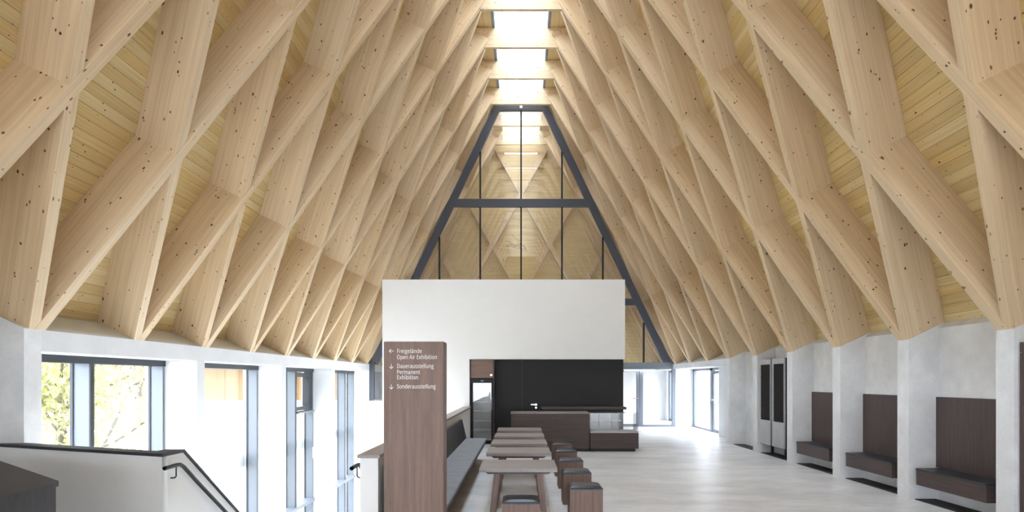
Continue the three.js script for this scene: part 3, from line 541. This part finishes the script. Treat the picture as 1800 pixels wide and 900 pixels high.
// ---------------------------------------------------------------- niche benches, cases, cupboard
{
  const make = () => { const b = group('niche_bench');
    mesh('box', box(0.0, 0.4, 0.23, 0.435, 0, 1.45, 'z', 0.004), M.oakDark, b);
    mesh('cushion', polyY([[-0.01, -0.005], [-0.01, 1.44], [0.38, 1.49], [0.4, 1.49], [0.4, -0.005]], 0.435, 0.462, 'x'), M.leatherBlack, b);
    mesh('back_panel', box(0.36, 0.4, 0.462, 1.46, -0.12, 1.62, 'y', 0.004), M.oakDark, b); return b; };
  const b0 = make(), labels = ['wall bench with dark panel in the niche beside the tall cupboard', 'wall bench with dark panel in the niche between two other benches', 'wall bench with dark panel in the niche beside the glass cases'];
  labels.forEach((l, i) => { const b = i ? b0.clone() : b0; if (i) { b.name = numbered('niche_bench'); scene.add(b); } b.position.set(5.55, 0, -(8.14 + i * BAY)); tag(b, l, 'bench', 'benches hung in the concrete niches'); });
  const makeCase = () => { const c = group('wall_case');
    mesh('carcass', box(0.03, 0.36, 0.22, 2.17, 0, 0.7, 'y', 0.004), M.black, c);
    mesh('frame', mergeGeometries([box(0, 0.03, 2.05, 2.17, 0, 0.7), box(0, 0.03, 0.78, 2.05, 0, 0.035), box(0, 0.03, 0.78, 2.05, 0.635, 0.7), box(0, 0.03, 0.75, 0.79, 0, 0.7)]), M.zinc, c);
    mesh('pane', box(0.015, 0.03, 0.79, 2.05, 0.035, 0.635), M.darkGlass, c);
    mesh('lower_panel', box(0, 0.03, 0.24, 0.75, 0.005, 0.695, 'y'), M.zinc, c);
    mesh('foot', box(0.15, 0.2, 0, 0.22, 0.32, 0.38, 'y'), M.black, c); return c; };
  const c0 = makeCase(); c0.position.set(5.55, 0, -14.4); tag(c0, 'tall wall case with dark glass beside the bench niche', 'case', 'tall wall cases');
  const c1 = c0.clone(); c1.name = numbered('wall_case'); scene.add(c1); c1.position.set(5.55, 0, -15.2); tag(c1, 'tall wall case with dark glass beside the empty niche', 'case', 'tall wall cases');
  const k = tag(group('tall_cupboard', 5.565, 0, 5.9), 'tall dark wooden cupboard filling the niche beside the benches', 'cupboard');
  mesh('body', box(0.02, 0.31, 0, 2.12, 0, 1.72, 'y'), M.oakDark, k); mesh('door', box(0, 0.02, 0.05, 2.0, 0.004, 0.856, 'y'), M.oakDark, k); mesh('door', box(0, 0.02, 0.05, 2.0, 0.864, 1.716, 'y'), M.oakDark, k); mesh('top_strip', box(0, 0.02, 2.006, 2.12, 0.004, 1.716, 'z'), M.oakDark, k);
}
// dark desk at the stair head
{
  const d = tag(group('reception_desk', -3.44, 0, 5.08), 'dark wooden reception desk with an angled top in front of the parapet', 'desk');
  const pts = [[0.47, -2.58], [0, 0], [-1.4, 1.26], [-1.9, 1.26], [-1.9, -2.58]], inn = [[0.455, -2.56], [-0.015, -0.01], [-1.4, 1.235], [-1.88, 1.235], [-1.88, -2.56]];
  mesh('top', polyY(pts, 0.91, 0.95, 'x'), M.ebony, d); mesh('body', polyY(inn, 0, 0.91, 'y'), M.ebony, d);
}

// ---------------------------------------------------------------- outside
{
  const lawn = struct(mesh('ground_lower', polyY([[-90, -40], [-6.5, -40], [-6.5, 120], [-90, 120]], LOW - 0.6, LOW - 0.3, 'x'), S({ map: mottled([150, 148, 136], 0.12, 21, 6), roughness: 0.95 })), 'pale gravel yard outside the tall windows', 'ground');
  const terr = struct(mesh('ground_terrace', polyY([[6.5, -40], [90, -40], [90, 120], [6.5, 120]], -0.4, -0.05, 'x'), S({ map: mottled([168, 168, 166], 0.06, 22, 5), roughness: 0.95 })), 'pale terrace outside the exit door', 'ground');
  const fr = struct(mesh('ground_entrance', polyY([[-6.5, -60], [6.5, -60], [6.5, ZN - 0.3], [-6.5, ZN - 0.3]], -0.4, -0.05, 'x'), M.paleConcrete), 'pale forecourt in front of the entrance gable', 'ground');
  // tree
  const r = rng(5), t = tag(group('tree', -9.9, LOW - 0.3, 14.6), 'yellow-green leafy tree outside the window with the broad mullion', 'tree');
  const bark = S({ color: '#6d6558', roughness: 0.95 });
  mesh('trunk', tube([[0, 0, 0], [0.05, 1.6, 0.05], [-0.05, 3.2, 0], [0.1, 5.2, 0.1], [0.1, 7, 0.1]], 0.11, 24, 0.5), bark, t);
  const tips = [];
  for (let i = 0; i < 24; i++) { const a = r() * 6.28, y = 2.2 + r() * 3.4, l = 0.8 + r() * 1.2; const e = [Math.cos(a) * l, y + 0.7 + r() * 1.1, Math.sin(a) * l]; mesh('branch', tube([[0, y, 0], [e[0] * 0.5, y + 0.25 + r() * 0.3, e[2] * 0.5], e], 0.028, 10, 0.5), bark, t); tips.push(e, [e[0] * 0.6, y + 0.5, e[2] * 0.6]); }
  const pos = [], q = new THREE.Vector3(), ax = new THREE.Vector3();
  for (let i = 0; i < 11000; i++) { const c = tips[Math.floor(r() * tips.length)], s = 0.6; const o = [c[0] + (r() + r() + r() - 1.5) * s, c[1] + (r() + r() + r() - 1.5) * s, -(c[2] + (r() + r() + r() - 1.5) * s)]; if (o[0] > 2.7) continue; ax.set(r() - 0.5, r() - 0.5, r() - 0.5).normalize(); const an = r() * 6.28, w = 0.045 + r() * 0.04; const v = [[-w * 0.55, 0, 0], [0, -w, 0.01], [w * 0.55, 0, 0], [0, w, 0.01]].map((p) => { q.set(...p).applyAxisAngle(ax, an); return [q.x + o[0], q.y + o[1], q.z + o[2]]; }); pos.push(...v[0], ...v[1], ...v[2], ...v[0], ...v[2], ...v[3]); }
  const g = new THREE.BufferGeometry(); g.setAttribute('position', new THREE.Float32BufferAttribute(pos, 3)); g.computeVertexNormals();
  const f = mesh('foliage', g, P({ color: '#b3b27c', roughness: 0.9, transmission: 0.45, thickness: 0, side: THREE.DoubleSide }), t); f.userData.kind = 'stuff';
  // neighbouring building
  const b = tag(group('neighbour_building', -14, LOW - 0.3, 32), 'building with pale wood panels over a white base beyond the windows', 'building');
  mesh('base_wall', box(-9, 7, 0, 4.55, 0, 6), M.plaster, b); mesh('core', box(-9, 7, 4.55, 6.6, 0.06, 6), S({ color: '#55575a', roughness: 0.8 }), b);
  const pm = S({ map: T.plank, color: '#8f7a60', roughness: 0.7 });
  for (let i = 0; i < 14; i++) { if (i === 4 || i === 5) continue; mesh('panel', box(-9 + i * 1.14 + 0.01, -9 + (i + 1) * 1.14 - 0.01, 4.57, 6.4, 0, 0.05, 'y'), pm, b); }
  mesh('eave', box(-9.8, 7.8, 6.42, 6.6, -0.9, 7), S({ color: '#8a7060', roughness: 0.7 }), b);
  mesh('roof', polyZ([[-9.8, 6.6], [7.8, 6.6], [-1, 11]], -0.9, 7), M.roofing, b);
  const wn = mesh('window', box(-4.4, -2.2, 4.6, 6.35, 0.0, 0.05), M.darkMetal, b); mesh('pane', box(-4.3, -2.3, 4.7, 6.25, -0.02, 0), S({ color: '#3a2c26', roughness: 0.1 }), wn);
  mesh('poster', box(-3.9, -3.2, 5.6, 6.1, -0.03, -0.02), S({ color: '#c8643a', roughness: 0.6 }), wn);
  // railing and hedge outside the exit door
  const rl = tag(group('railing', 9, -0.05, 23), 'slender grey metal railing on the terrace outside the exit door', 'railing');
  for (let i = 0; i < 20; i++) mesh('baluster', box(0, 0.02, 0, 1.0, i * 0.5, i * 0.5 + 0.02, 'y'), M.alu, rl); mesh('top_rail', box(-0.01, 0.03, 1.0, 1.04, -0.02, 9.6, 'z'), M.alu, rl);
  const hg = tag(mesh('grass_bank', box(14, 30, -0.05, 0.5, 20, 60, 'x', 0.2), S({ map: mottled([120, 132, 78], 0.2, 24, 2), roughness: 0.95 })), 'low green grass bank beyond the terrace railing', 'bank');
}

renderer.render(scene, camera);
